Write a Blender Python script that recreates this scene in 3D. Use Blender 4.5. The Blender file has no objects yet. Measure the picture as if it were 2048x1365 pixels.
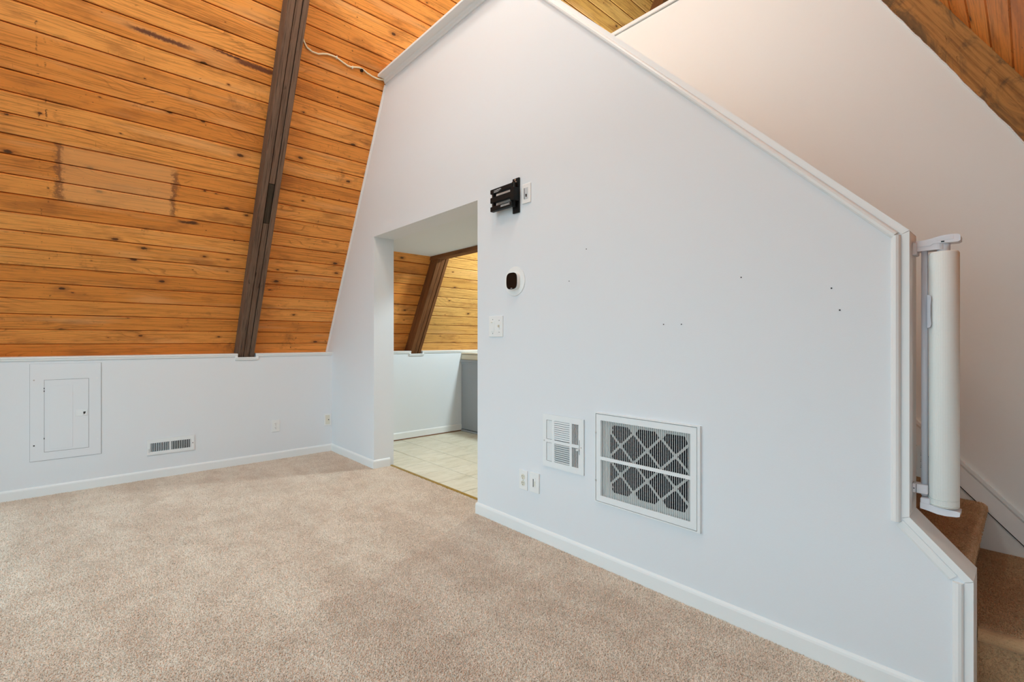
import bpy, bmesh, math, random
from mathutils import Matrix, Vector
random.seed(7)
S = bpy.context.scene
COL = S.collection

# ------------------------------------------------------------------ camera, sky, lights, exposure
cam_d = bpy.data.cameras.new('camera')
cam_d.sensor_width = 36.0
cam_d.lens = 36.0 * 950.0 / 2048.0
cam_d.clip_start = 0.02
cam = bpy.data.objects.new('camera', cam_d)
cam.location = (0.0, 0.0, 1.17)
cam.rotation_euler = (math.radians(90), 0, math.radians(47.56))
COL.objects.link(cam)
S.camera = cam

world = bpy.data.worlds.new('sky')
S.world = world
world.use_nodes = True
bg = world.node_tree.nodes['Background']
bg.inputs['Color'].default_value = (0.54, 0.825, 0.97, 1)
bg.inputs['Strength'].default_value = 3.05


def portal(name, loc, rot, sx, sy):
    d = bpy.data.lights.new(name, 'AREA')
    d.shape = 'RECTANGLE'
    d.size, d.size_y = sx, sy
    d.cycles.is_portal = True
    o = bpy.data.objects.new(name, d)
    o.location = loc
    o.rotation_euler = rot
    COL.objects.link(o)


GY = -0.90                                   # inner face of the glazed gable behind the camera
portal('window_portal', (-3.55, GY - 0.1, 1.07), (math.radians(90), 0, 0), 2.1, 2.0)
portal('window_portal', (-.85, GY - 0.1, 1.17), (math.radians(90), 0, 0), 2.6, 1.66)
portal('window_portal', (-2.25, GY - 0.1, 3.25), (math.radians(90), 0, 0), 2.3, 1.7)
portal('window_portal', (-3.2, 6.8, 1.6), (math.radians(-90), 0, 0), 1.6, 1.0)


def lamp(name, loc, power, col, radius=0.08):
    d = bpy.data.lights.new(name, 'POINT')
    d.energy = power
    d.color = col
    d.shadow_soft_size = radius
    o = bpy.data.objects.new(name, d)
    o.location = loc
    COL.objects.link(o)


lamp('loft_lamp', (-1.35, 1.15, 4.55), 112, (0.80, 0.99, 1.0), 0.2)
lamp('kitchen_lamp', (-3.3, 4.1, 2.75), 240, (0.80, 0.96, 1.0), 0.15)
lamp('living_room_fill', (-2.25, 0.1, 4.7), 66, (0.89, 0.99, 0.96), 0.2)  # added unseen fill, lifts planks, carpet and upper walls

S.view_settings.view_transform = 'Standard'
S.view_settings.look = 'None'
S.view_settings.gamma = 1.0
S.view_settings.use_curve_mapping = False
S.view_settings.exposure = -0.09
S.cycles.use_denoising = True
S.cycles.max_bounces = 14
S.cycles.diffuse_bounces = 8
S.cycles.sample_clamp_indirect = 6.0
S.cycles.caustics_reflective = False
S.cycles.caustics_refractive = False


# ------------------------------------------------------------------ node helpers
def new_mat(name):
    m = bpy.data.materials.new(name)
    m.use_nodes = True
    nt = m.node_tree
    return m, nt, nt.nodes['Principled BSDF']


class NB:
    def __init__(s, nt):
        s.nt = nt

    def n(s, t, **kw):
        nd = s.nt.nodes.new(t)
        for k, v in kw.items():
            setattr(nd, k, v)
        return nd

    def link(s, a, b):
        s.nt.links.new(a, b)

    def put(s, inp, v):
        if hasattr(v, 'is_output') or hasattr(v, 'links'):
            s.nt.links.new(v, inp)
        else:
            inp.default_value = v

    def math(s, op, a, b=0.0, c=None, clamp=False):
        nd = s.n('ShaderNodeMath', operation=op, use_clamp=clamp)
        s.put(nd.inputs[0], a)
        s.put(nd.inputs[1], b)
        if c is not None:
            s.put(nd.inputs[2], c)
        return nd.outputs[0]

    def sstep(s, x, lo, hi):
        nd = s.n('ShaderNodeMapRange', interpolation_type='SMOOTHSTEP')
        s.put(nd.inputs['Value'], x)
        s.put(nd.inputs['From Min'], lo)
        s.put(nd.inputs['From Max'], hi)
        return nd.outputs[0]

    def mix(s, fac, a, b, blend='MIX'):
        nd = s.n('ShaderNodeMix', data_type='RGBA', blend_type=blend)
        s.put(nd.inputs['Factor'], fac)
        s.put(nd.inputs['A'], a)
        s.put(nd.inputs['B'], b)
        # colour sockets are the third pair
        ins = [i for i in nd.inputs if i.type == 'RGBA']
        s.put(ins[0], a)
        s.put(ins[1], b)
        return [o for o in nd.outputs if o.type == 'RGBA'][0]

    def noise(s, vec, scale, detail=2.0, rough=0.5, dist=0.0):
        nd = s.n('ShaderNodeTexNoise')
        s.link(vec, nd.inputs['Vector'])
        nd.inputs['Scale'].default_value = scale
        nd.inputs['Detail'].default_value = detail
        nd.inputs['Roughness'].default_value = rough
        nd.inputs['Distortion'].default_value = dist
        return nd.outputs['Fac']

    def mapv(s, vec, scale=(1, 1, 1), loc=(0, 0, 0)):
        nd = s.n('ShaderNodeMapping')
        s.link(vec, nd.inputs['Vector'])
        nd.inputs['Scale'].default_value = scale
        nd.inputs['Location'].default_value = loc
        return nd.outputs[0]

    def ramp(s, fac, stops):
        nd = s.n('ShaderNodeValToRGB')
        s.link(fac, nd.inputs['Fac'])
        cr = nd.color_ramp
        while len(cr.elements) < len(stops):
            cr.elements.new(0.5)
        for e, (p, c) in zip(cr.elements, stops):
            e.position = p
            e.color = c if len(c) == 4 else (*c, 1)
        return nd.outputs['Color']

    def bump(s, h, strength, dist, bsdf):
        nd = s.n('ShaderNodeBump')
        nd.inputs['Strength'].default_value = strength
        nd.inputs['Distance'].default_value = dist
        s.link(h, nd.inputs['Height'])
        s.link(nd.outputs[0], bsdf.inputs['Normal'])


def srgb(r, g, b):
    f = lambda c: (c / 255 / 12.92) if c / 255 <= 0.04045 else ((c / 255 + 0.055) / 1.055) ** 2.4
    return (f(r), f(g), f(b), 1)


def plain(name, col, rough=0.5, metal=0.0, spec=0.5):
    m, nt, b = new_mat(name)
    b.inputs['Base Color'].default_value = col
    b.inputs['Roughness'].default_value = rough
    b.inputs['Metallic'].default_value = metal
    b.inputs['Specular IOR Level'].default_value = spec
    nb = NB(nt)
    tc = nb.n('ShaderNodeTexCoord').outputs['Object']
    v = nb.noise(tc, 30, 2)
    c = nb.mix(nb.math('MULTIPLY', v, 0.12), col, (col[0] * .72, col[1] * .72, col[2] * .72, 1))
    nb.link(c, b.inputs['Base Color'])
    return m


def paint(name, col, rough=0.55, grain=180, st=0.12):
    m, nt, b = new_mat(name)
    nb = NB(nt)
    pos = nb.n('ShaderNodeNewGeometry').outputs['Position']
    blot = nb.noise(pos, 1.6, 3, 0.6)
    c = nb.mix(nb.math('MULTIPLY', blot, 0.10), col, (col[0] * .86, col[1] * .86, col[2] * .86, 1))
    fine = nb.noise(pos, 9, 4, 0.7)
    c = nb.mix(nb.math('MULTIPLY', nb.sstep(fine, .62, .8), 0.06), c, (.55, .55, .55, 1))
    nb.link(c, b.inputs['Base Color'])
    b.inputs['Roughness'].default_value = rough
    b.inputs['Specular IOR Level'].default_value = 0.35
    h = nb.noise(pos, grain, 3, 0.6)
    nb.bump(h, st, 0.002, b)
    return m


# --- pine planks. Local axes: x across the board, y along it. Stains sit at fixed places of the left slope.
def pine(name, tint_a, tint_b, stains=False):
    m, nt, b = new_mat(name)
    nb = NB(nt)
    oc = nb.n('ShaderNodeTexCoord').outputs['Object']
    rnd = nb.n('ShaderNodeObjectInfo').outputs['Random']
    off = nb.n('ShaderNodeCombineXYZ')
    nb.put(off.inputs[0], nb.math('MULTIPLY', rnd, 37.0))
    nb.put(off.inputs[1], nb.math('MULTIPLY', rnd, 91.0))
    nb.put(off.inputs[2], nb.math('MULTIPLY', rnd, 13.0))
    va = nb.n('ShaderNodeVectorMath', operation='ADD')
    nb.link(oc, va.inputs[0])
    nb.link(off.outputs[0], va.inputs[1])
    v = va.outputs[0]
    wob = nb.noise(nb.mapv(v, (4, 1.2, 1)), 1.0, 2)
    r2 = nb.math('FRACT', nb.math('MULTIPLY', rnd, 17.31))
    base = nb.mix(r2, tint_a, tint_b)
    # fine grain
    g = nb.noise(nb.mapv(v, (95, 2.6, 1)), 1.0, 5, 0.66, 0.5)
    base = nb.mix(nb.math('MULTIPLY', nb.sstep(g, .46, .68), .62), base, (.30, .105, .022, 1))
    # cathedral grain lines
    vv = nb.n('ShaderNodeCombineXYZ')
    sx = nb.n('ShaderNodeSeparateXYZ')
    nb.link(v, sx.inputs[0])
    nb.put(vv.inputs[0], nb.math('ADD', nb.math('MULTIPLY', sx.outputs[0], 9.0), nb.math('MULTIPLY', wob, 3.2)))
    nb.put(vv.inputs[1], nb.math('MULTIPLY', sx.outputs[1], 0.35))
    wv = nb.n('ShaderNodeTexWave', wave_type='BANDS', bands_direction='X', wave_profile='SAW')
    nb.link(vv.outputs[0], wv.inputs['Vector'])
    wv.inputs['Scale'].default_value = 1.6
    wv.inputs['Distortion'].default_value = 1.6
    wv.inputs['Detail'].default_value = 2
    line = nb.sstep(wv.outputs['Fac'], .72, 1.0)
    patch = nb.sstep(nb.noise(nb.mapv(v, (5, .9, 1)), 1.0, 2), .46, .62)
    base = nb.mix(nb.math('MULTIPLY', nb.math('MULTIPLY', line, patch), .50), base, (.27, .085, .02, 1))
    # pale / dark blotches
    bl = nb.noise(nb.mapv(v, (7, 2.4, 1)), 1.0, 4, 0.6)
    base = nb.mix(nb.math('MULTIPLY', nb.sstep(bl, .52, .74), .60), base, (.30, .10, .025, 1))
    pl = nb.noise(nb.mapv(v, (9, 1.1, 1), (5, 3, 1)), 1.0, 2)
    base = nb.mix(nb.math('MULTIPLY', nb.sstep(pl, .55, .75), .35), base, (.80, .45, .20, 1))
    # knots
    vor = nb.n('ShaderNodeTexVoronoi', voronoi_dimensions='2D')
    nb.link(nb.mapv(v, (7.0, 3.4, 1)), vor.inputs['Vector'])
    vor.inputs['Scale'].default_value = 1.0
    d = nb.math('ADD', vor.outputs['Distance'], nb.math('MULTIPLY', nb.math('SUBTRACT', nb.noise(v, 60, 2), .5), .06))
    sepc = nb.n('ShaderNodeSeparateColor')
    nb.link(vor.outputs['Color'], sepc.inputs[0])
    size = nb.math('MULTIPLY', nb.math('MAXIMUM', nb.math('SUBTRACT', sepc.outputs[0], .58), 0.0), .24)
    ratio = nb.math('DIVIDE', d, nb.math('ADD', size, .0001))
    kn = nb.math('SUBTRACT', 1.0, nb.sstep(ratio, .55, 1.05))
    halo = nb.math('SUBTRACT', 1.0, nb.sstep(ratio, 1.0, 2.6))
    base = nb.mix(nb.math('MULTIPLY', halo, .45), base, (.33, .10, .025, 1))
    base = nb.mix(nb.math('MULTIPLY', kn, .9), base, (.055, .022, .010, 1))
    tk = nb.noise(nb.mapv(v, (14, 150, 1)), 1.0, 2, .6)
    tkm = nb.sstep(nb.noise(nb.mapv(v, (6, 2.2, 1), (7, 7, 7)), 1.0, 3, .6), .55, .66)
    base = nb.mix(nb.math('MULTIPLY', nb.math('MULTIPLY', nb.sstep(tk, .66, .74), tkm), .65), base, (.11, .038, .012, 1))
    st = nb.noise(nb.mapv(v, (38, 1.1, 1), (2, 9, 4)), 1.0, 4, .7, .8)
    base = nb.mix(nb.math('MULTIPLY', nb.sstep(st, .56, .72), .5), base, (.24, .075, .016, 1))
    sm = nb.noise(nb.mapv(v, (16, 4.5, 1), (4, 4, 9)), 1.0, 6, .75, .6)
    base = nb.mix(nb.math('MULTIPLY', nb.sstep(sm, .60, .72), .60), base, (.17, .055, .014, 1))
    fk = nb.noise(nb.mapv(v, (55, 30, 1), (1, 6, 2)), 1.0, 2, .6)
    base = nb.mix(nb.math('MULTIPLY', nb.sstep(fk, .73, .78), .8), base, (.075, .026, .010, 1))
    ck = nb.noise(nb.mapv(v, (120, 14, 1)), 1.0, 3, .7)
    base = nb.mix(nb.math('MULTIPLY', nb.sstep(ck, .64, .76), .55), base, (.10, .035, .012, 1))
    if stains:
        pos = nb.n('ShaderNodeNewGeometry').outputs['Position']
        sp = nb.n('ShaderNodeSeparateXYZ')
        nb.link(pos, sp.inputs[0])
        X, Y, Z = sp.outputs
        s_ = nb.math('ADD', nb.math('MULTIPLY', nb.math('ADD', X, 5.182), .4924),
                     nb.math('MULTIPLY', nb.math('SUBTRACT', Z, 1.058), .8704))
        wn = nb.math('SUBTRACT', nb.noise(pos, 14, 4, .65), .5)
        wn2 = nb.math('SUBTRACT', nb.noise(pos, 45, 3, .7), .5)
        Yw = nb.math('ADD', Y, nb.math('ADD', nb.math('MULTIPLY', wn, .09), nb.math('MULTIPLY', wn2, .07)))
        sw = nb.math('ADD', s_, nb.math('MULTIPLY', wn, .05))

        def band(x, c, half, soft):
            return nb.math('SUBTRACT', 1.0, nb.sstep(nb.math('ABSOLUTE', nb.math('SUBTRACT', x, c)), half, half + soft))
        # pale rectangle where a picture hung, between two brown drip lines
        rect = nb.math('MULTIPLY', band(sw, 1.448, .165, .05), band(Yw, .225, .300, .05))
        base = nb.mix(nb.math('MULTIPLY', rect, .45), base, (.80, .42, .17, 1))
        for yc, lo, hi in ((-.095, 1.265, 1.64), (.553, 1.262, 1.60)):
            ln = nb.math('MULTIPLY', band(Yw, yc, .002, .030), band(s_, (lo + hi) / 2, (hi - lo) / 2 - .02, .05))
            base = nb.mix(nb.math('MULTIPLY', ln, .70), base, (.15, .05, .025, 1))
        # long purple-brown pitch streaks
        for yc, sc, hl, hw, tilt in ((.42, 2.480, .20, .012, -.02), (.80, 2.522, .10, .006, -.05), (1.00, 2.503, .16, .016, -.02)):
            se = nb.math('SUBTRACT', s_, nb.math('MULTIPLY', nb.math('SUBTRACT', Y, yc), tilt))
            se = nb.math('ADD', se, nb.math('MULTIPLY', wn2, .03))
            ln = nb.math('MULTIPLY', band(Y, yc, hl * .6, hl * .5), band(se, sc, hw * .5, hw))
            base = nb.mix(nb.math('MULTIPLY', ln, .85), base, (.075, .022, .020, 1))
        ln = nb.math('MULTIPLY', band(Y, .66, .04, .05), band(sw, 1.227, .004, .014))
        base = nb.mix(nb.math('MULTIPLY', ln, .9), base, (.05, .02, .012, 1))
        # rows of dark nail weeps crossing the boards
        for q_, yc in enumerate((-.185, -.15, 1.655, 1.62)):
            thin = band(nb.math('ADD', Y, nb.math('MULTIPLY', wn2, .03)), yc, .001, .005)
            brk = nb.sstep(nb.noise(nb.mapv(pos, (1, 3, 19 + 5 * q_), (3.1 * q_, 0, 7.7 * q_)), 1.0, 4, .7), .54 + .02 * (q_ % 2), .66)
            base = nb.mix(nb.math('MULTIPLY', nb.math('MULTIPLY', thin, brk), .8), base, (.07, .025, .012, 1))
        # scuffed grey-brown patches
        sc = nb.sstep(nb.noise(nb.mapv(pos, (2, 3.0, 3.5)), 1.0, 5, .72), .60, .74)
        base = nb.mix(nb.math('MULTIPLY', sc, .55), base, (.15, .055, .022, 1))
    nb.link(base, b.inputs['Base Color'])
    b.inputs['Roughness'].default_value = 0.45
    b.inputs['Specular IOR Level'].default_value = 0.25
    nb.bump(nb.math('ADD', g, nb.math('MULTIPLY', kn, .4)), .18, .002, b)
    return m


def rough_wood(name, ca, cb, dark, mottled=False):
    m, nt, b = new_mat(name)
    nb = NB(nt)
    oc = nb.n('ShaderNodeTexCoord').outputs['Object']
    rnd = nb.n('ShaderNodeObjectInfo').outputs['Random']
    off = nb.n('ShaderNodeCombineXYZ')
    for i, k in enumerate((11., 7., 5.)):
        nb.put(off.inputs[i], nb.math('MULTIPLY', rnd, k))
    va = nb.n('ShaderNodeVectorMath', operation='ADD')
    nb.link(oc, va.inputs[0])
    nb.link(off.outputs[0], va.inputs[1])
    v = va.outputs[0]
    c = nb.mix(nb.noise(nb.mapv(v, (2.0, 12, 12)), 1.0, 4, .6), ca, cb)
    g = nb.noise(nb.mapv(v, (4, 90, 90)), 1.0, 5, .65, .3)
    c = nb.mix(nb.math('MULTIPLY', nb.sstep(g, .42, .7), .7), c, dark)
    k = nb.noise(nb.mapv(v, (7, 16, 16)), 1.0, 3, .6)
    c = nb.mix(nb.math('MULTIPLY', nb.sstep(k, .64, .74), .7), c, dark)
    if mottled:
        w = nb.noise(nb.mapv(v, (3.0, 6, 6)), 1.0, 5, .68, 1.2)
        c = nb.mix(nb.math('MULTIPLY', nb.sstep(w, .47, .60), .75), c, srgb(88, 72, 52))
        w2 = nb.noise(nb.mapv(v, (9, 14, 14), (3, 2, 1)), 1.0, 5, .7, 1.5)
        c = nb.mix(nb.math('MULTIPLY', nb.sstep(w2, .62, .72), .7), c, srgb(60, 32, 14))
    nb.link(c, b.inputs['Base Color'])
    b.inputs['Roughness'].default_value = .75
    b.inputs['Specular IOR Level'].default_value = .25
    nb.bump(g, .45, .003, b)
    return m


def carpet(name, ca, cb, scale=1.0):
    """cut pile: soft broad tone changes, fine flecks; the pile itself is geometry"""
    m, nt, b = new_mat(name)
    nb = NB(nt)
    pos = nb.n('ShaderNodeNewGeometry').outputs['Position']
    rnd = nb.n('ShaderNodeObjectInfo').outputs['Random']
    rot = nb.n('ShaderNodeMapping')
    nb.link(pos, rot.inputs['Vector'])
    rot.inputs['Rotation'].default_value = (0, 0, math.radians(45))
    rot.inputs['Scale'].default_value = (.7, 2.6, 1)
    big = nb.noise(rot.outputs[0], 1.0, 4, .6)
    mid = nb.noise(nb.mapv(pos, (7, 7, 7)), 1.0, 4, .65)
    f = nb.math('ADD', nb.math('MULTIPLY', big, .55), nb.math('MULTIPLY', mid, .45))
    c = nb.mix(nb.sstep(f, .38, .62), ca, cb)
    fine = nb.noise(pos, 210 * scale, 3, .7)
    c = nb.mix(nb.math('MULTIPLY', nb.sstep(fine, .52, .36), .0), c, ca)
    dk = nb.math('SUBTRACT', 1.0, nb.sstep(fine, .34, .50))
    c = nb.mix(nb.math('MULTIPLY', dk, .35), c, (ca[0] * .42, ca[1] * .38, ca[2] * .35, 1))
    c = nb.mix(nb.math('MULTIPLY', nb.math('POWER', rnd, 2.0), .45), c, (ca[0] * .50, ca[1] * .46, ca[2] * .42, 1))
    nb.link(c, b.inputs['Base Color'])
    b.inputs['Roughness'].default_value = 1.0
    b.inputs['Specular IOR Level'].default_value = .05
    b.inputs['Sheen Weight'].default_value = .15
    return m


def tile_mat():
    m, nt, b = new_mat('stone_tile')
    nb = NB(nt)
    pos = nb.n('ShaderNodeTexCoord').outputs['Object']
    rnd = nb.n('ShaderNodeObjectInfo').outputs['Random']
    off = nb.n('ShaderNodeCombineXYZ')
    for i in range(3):
        nb.put(off.inputs[i], nb.math('MULTIPLY', rnd, 9. + 7 * i))
    va = nb.n('ShaderNodeVectorMath', operation='ADD')
    nb.link(pos, va.inputs[0])
    nb.link(off.outputs[0], va.inputs[1])
    v = va.outputs[0]
    a = nb.noise(nb.mapv(v, (16, 5, 1)), 1.0, 5, .65, .8)
    c = nb.ramp(a, [(.25, srgb(192, 186, 164)), (.5, srgb(212, 207, 188)), (.75, srgb(224, 220, 204))])
    nb.link(c, b.inputs['Base Color'])
    b.inputs['Roughness'].default_value = .45
    nb.bump(a, .08, .002, b)
    return m


def fabric_mesh():
    m, nt, b = new_mat('gate_mesh_fabric')
    nb = NB(nt)
    oc = nb.n('ShaderNodeTexCoord').outputs['Object']
    sp = nb.n('ShaderNodeSeparateXYZ')
    nb.link(oc, sp.inputs[0])
    ang = nb.math('ARCTAN2', sp.outputs[1], sp.outputs[0])
    a = nb.math('SINE', nb.math('MULTIPLY', ang, 88.0))
    z = nb.math('SINE', nb.math('MULTIPLY', sp.outputs[2], 1500.0))
    h = nb.math('ADD', a, nb.math('MULTIPLY', z, .15))
    c = nb.mix(nb.sstep(h, -1.2, .6), srgb(226, 228, 223), srgb(247, 248, 244))
    nb.link(c, b.inputs['Base Color'])
    b.inputs['Roughness'].default_value = .7
    nb.bump(h, .2, .0015, b)
    return m


WALL = paint('white_wall_paint', srgb(229, 232, 235))
WARMWALL = paint('cream_wall_paint', srgb(237, 237, 234))
TRIM = paint('white_trim_paint', srgb(238, 239, 238), .38, 60, .05)
CEIL = paint('white_ceiling_paint', srgb(228, 231, 231), .7)
PINE = pine('knotty_pine', (.72, .242, .040, 1), (.92, .392, .094, 1), True)
GAPSHADE = plain('joint_shade_backing', (.045, .018, .008, 1), .9, 0, .1)  # dark backing paints shade into the plank joints
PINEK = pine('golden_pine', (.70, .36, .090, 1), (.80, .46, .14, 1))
BEAMW = rough_wood('dark_beam_wood', srgb(134, 107, 88), srgb(100, 77, 62), srgb(50, 35, 26))
BEAMK = rough_wood('brown_beam_wood', srgb(140, 92, 52), srgb(112, 68, 36), srgb(60, 33, 16))
BEAMR = rough_wood('mottled_beam_wood', srgb(196, 142, 80), srgb(172, 118, 62), srgb(118, 76, 38), True)
CARPET = carpet('beige_carpet', srgb(224, 207, 190), srgb(240, 228, 213))
STAIRC = carpet('shaded_stair_carpet', srgb(182, 146, 110), srgb(202, 166, 128), 1.2)  # room carpet again, darker copy with the stair shade in its colour
TILE = tile_mat()
GROUT = plain('grout', srgb(84, 78, 60), .9)
WPLAST = plain('white_plastic', srgb(240, 240, 238), .35)
IVORY = plain('ivory_plastic', srgb(226, 222, 206), .35)
WMETAL = plain('white_enamel', srgb(236, 238, 238), .35)
GATEP = plain('grey_white_plastic', srgb(226, 225, 230), .4)
GATEM = plain('grey_rod_paint', srgb(204, 206, 214), .35)
BLACK = plain('black_metal', (.004, .004, .004, 1), .5, 0, .25)
GLOSSB = plain('glossy_black_screen', (.003, .003, .004, 1), .15, 0, .3)
DARK = plain('dark_duct', (.012, .012, .014, 1), .8)
SLOT = plain('dark_slot', (.03, .03, .03, 1), .6)
CHROME = plain('bare_screw_metal', (.55, .53, .5, 1), .35, .9)
BRASSY = plain('brass_strip', srgb(160, 128, 48), .4, .3)
CABG = plain('grey_cabinet_paint', srgb(150, 154, 158), .5)
BEIGE = plain('beige_laminate', srgb(222, 212, 188), .45)
CARD = plain('filter_cardboard', srgb(214, 214, 210), .8)
PLEAT = plain('grey_filter_media', srgb(46, 46, 52), .95)
WIREM = plain('cream_cable_jacket', srgb(242, 226, 190), .5)
WOODQ = plain('brown_quarter_round', srgb(120, 76, 44), .5)
PAPER = plain('white_paper', srgb(235, 234, 230), .8)
PRINT = plain('white_print', (.62, .62, .62, 1), .6)
DECK = plain('grey_deck', srgb(150, 146, 138), .9)


# ------------------------------------------------------------------ mesh helpers
class MB:
    """Collects shapes, then links them as one mesh object."""

    def __init__(s):
        s.bm = bmesh.new()

    def box(s, x0, x1, y0, y1, z0, z1, bev=0.0, seg=1):
        vs = [s.bm.verts.new((x, y, z)) for x in (x0, x1) for y in (y0, y1) for z in (z0, z1)]
        q = [(0, 1, 3, 2), (4, 6, 7, 5), (0, 4, 5, 1), (2, 3, 7, 6), (0, 2, 6, 4), (1, 5, 7, 3)]
        fs = [s.bm.faces.new([vs[i] for i in f]) for f in q]
        if bev > 0:
            es = list({e for f in fs for e in f.edges})
            bmesh.ops.bevel(s.bm, geom=es, offset=bev, segments=seg, affect='EDGES', profile=.5)
        return s

    def prism(s, poly, a0, a1, axis='y'):
        """poly in the two other axes; extruded from a0 to a1 along axis."""
        def P(p, a):
            if axis == 'y':
                return (p[0], a, p[1])
            if axis == 'x':
                return (a, p[0], p[1])
            return (p[0], p[1], a)
        A = [s.bm.verts.new(P(p, a0)) for p in poly]
        B = [s.bm.verts.new(P(p, a1)) for p in poly]
        n = len(poly)
        s.bm.faces.new(A)
        s.bm.faces.new(B[::-1])
        for i in range(n):
            s.bm.faces.new((A[i], B[i], B[(i + 1) % n], A[(i + 1) % n]))
        return s

    def sweep(s, prof, p0, p1, ex, ey):
        """profile (a, b) swept straight from p0 to p1; a runs along ex, b along ey."""
        p0, p1, ex, ey = Vector(p0), Vector(p1), Vector(ex), Vector(ey)
        A = [s.bm.verts.new(p0 + ex * a + ey * b) for a, b in prof]
        B = [s.bm.verts.new(p1 + ex * a + ey * b) for a, b in prof]
        n = len(prof)
        s.bm.faces.new(A)
        s.bm.faces.new(B[::-1])
        for i in range(n):
            s.bm.faces.new((A[i], B[i], B[(i + 1) % n], A[(i + 1) % n]))
        return s

    def cyl(s, c, r, h, axis='z', n=16, r2=None):
        r2 = r if r2 is None else r2
        def P(a, rr, t):
            u, v = rr * math.cos(a), rr * math.sin(a)
            if axis == 'z':
                return (c[0] + u, c[1] + v, c[2] + t)
            if axis == 'y':
                return (c[0] + u, c[1] + t, c[2] + v)
            return (c[0] + t, c[1] + u, c[2] + v)
        A = [s.bm.verts.new(P(2 * math.pi * i / n, r, 0)) for i in range(n)]
        B = [s.bm.verts.new(P(2 * math.pi * i / n, r2, h)) for i in range(n)]
        s.bm.faces.new(A)
        s.bm.faces.new(B[::-1])
        for i in range(n):
            f = s.bm.faces.new((A[i], B[i], B[(i + 1) % n], A[(i + 1) % n]))
            f.smooth = True
        return s

    def tube(s, pts, r, n=8):
        pts = [Vector(p) for p in pts]
        rings = []
        for i, p in enumerate(pts):
            t = (pts[min(i + 1, len(pts) - 1)] - pts[max(i - 1, 0)]).normalized()
            a = t.cross(Vector((0.31, 0.2, 0.93))).normalized()
            b = t.cross(a)
            rings.append([s.bm.verts.new(p + r * (math.cos(2 * math.pi * k / n) * a + math.sin(2 * math.pi * k / n) * b)) for k in range(n)])
        for A, B in zip(rings, rings[1:]):
            for k in range(n):
                f = s.bm.faces.new((A[k], B[k], B[(k + 1) % n], A[(k + 1) % n]))
                f.smooth = True
        s.bm.faces.new(rings[0])
        s.bm.faces.new(rings[-1][::-1])
        return s

    def mesh(s, name, mat):
        bmesh.ops.recalc_face_normals(s.bm, faces=s.bm.faces[:])
        me = bpy.data.meshes.new(name)
        s.bm.to_mesh(me)
        s.bm.free()
        if mat:
            me.materials.append(mat)
        return me

    def build(s, name, mat, parent=None, origin=None):
        if origin is not None:
            bmesh.ops.translate(s.bm, verts=s.bm.verts[:], vec=-Vector(origin))
        o = bpy.data.objects.new(name, s.mesh(name, mat))
        if origin is not None:
            o.location = origin
        COL.objects.link(o)
        if parent:
            adopt(o, parent)
        return o


def wloc(o):
    m = o.matrix_basis.copy()
    p = o.parent
    while p:
        m = p.matrix_basis @ m
        p = p.parent
    return m


def adopt(o, parent):
    """parent and keep the world place."""
    w = o.matrix_basis.copy()
    o.parent = parent
    o.matrix_basis = wloc(parent).inverted() @ w


def structure(o, label=None):
    o['kind'] = 'structure'
    if label:
        o['label'] = label
    return o


def thing(name, label, cat, loc, group=None):
    o = bpy.data.objects.new(name, None)
    o.empty_display_size = .05
    o.location = loc
    COL.objects.link(o)
    o['label'] = label
    o['category'] = cat
    if group:
        o['group'] = group
    return o


def tag(o, label, cat, group=None):
    o['label'] = label
    o['category'] = cat
    if group:
        o['group'] = group
    return o


# ------------------------------------------------------------------ main dimensions (metres)
XL = -5.03            # knee wall face, left
YM = 2.00             # main wall, room side
Y2 = 2.96             # far wall of the stair
XR = 0.53             # knee wall face, right
YB = 6.60             # far gable
SN, CS = .8704, .4924
UL, NL, PL = Vector((CS, 0, SN)), Vector((SN, 0, -CS)), Vector((-5.182, 0, 1.058))     # left slope: up, inward, foot
UR, NR, PR = Vector((-CS, 0, SN)), Vector((-SN, 0, -CS)), Vector((.671, 0, 1.058))     # right slope
RIDGE = (-2.256, 6.232)

# ------------------------------------------------------------------ floors
f = MB().box(XL - .3, XR + .3, GY - .1, YM + .165, -.12, 0).build('floor', CARPET)
structure(f, 'beige cut pile carpet across the whole living room')


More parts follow.
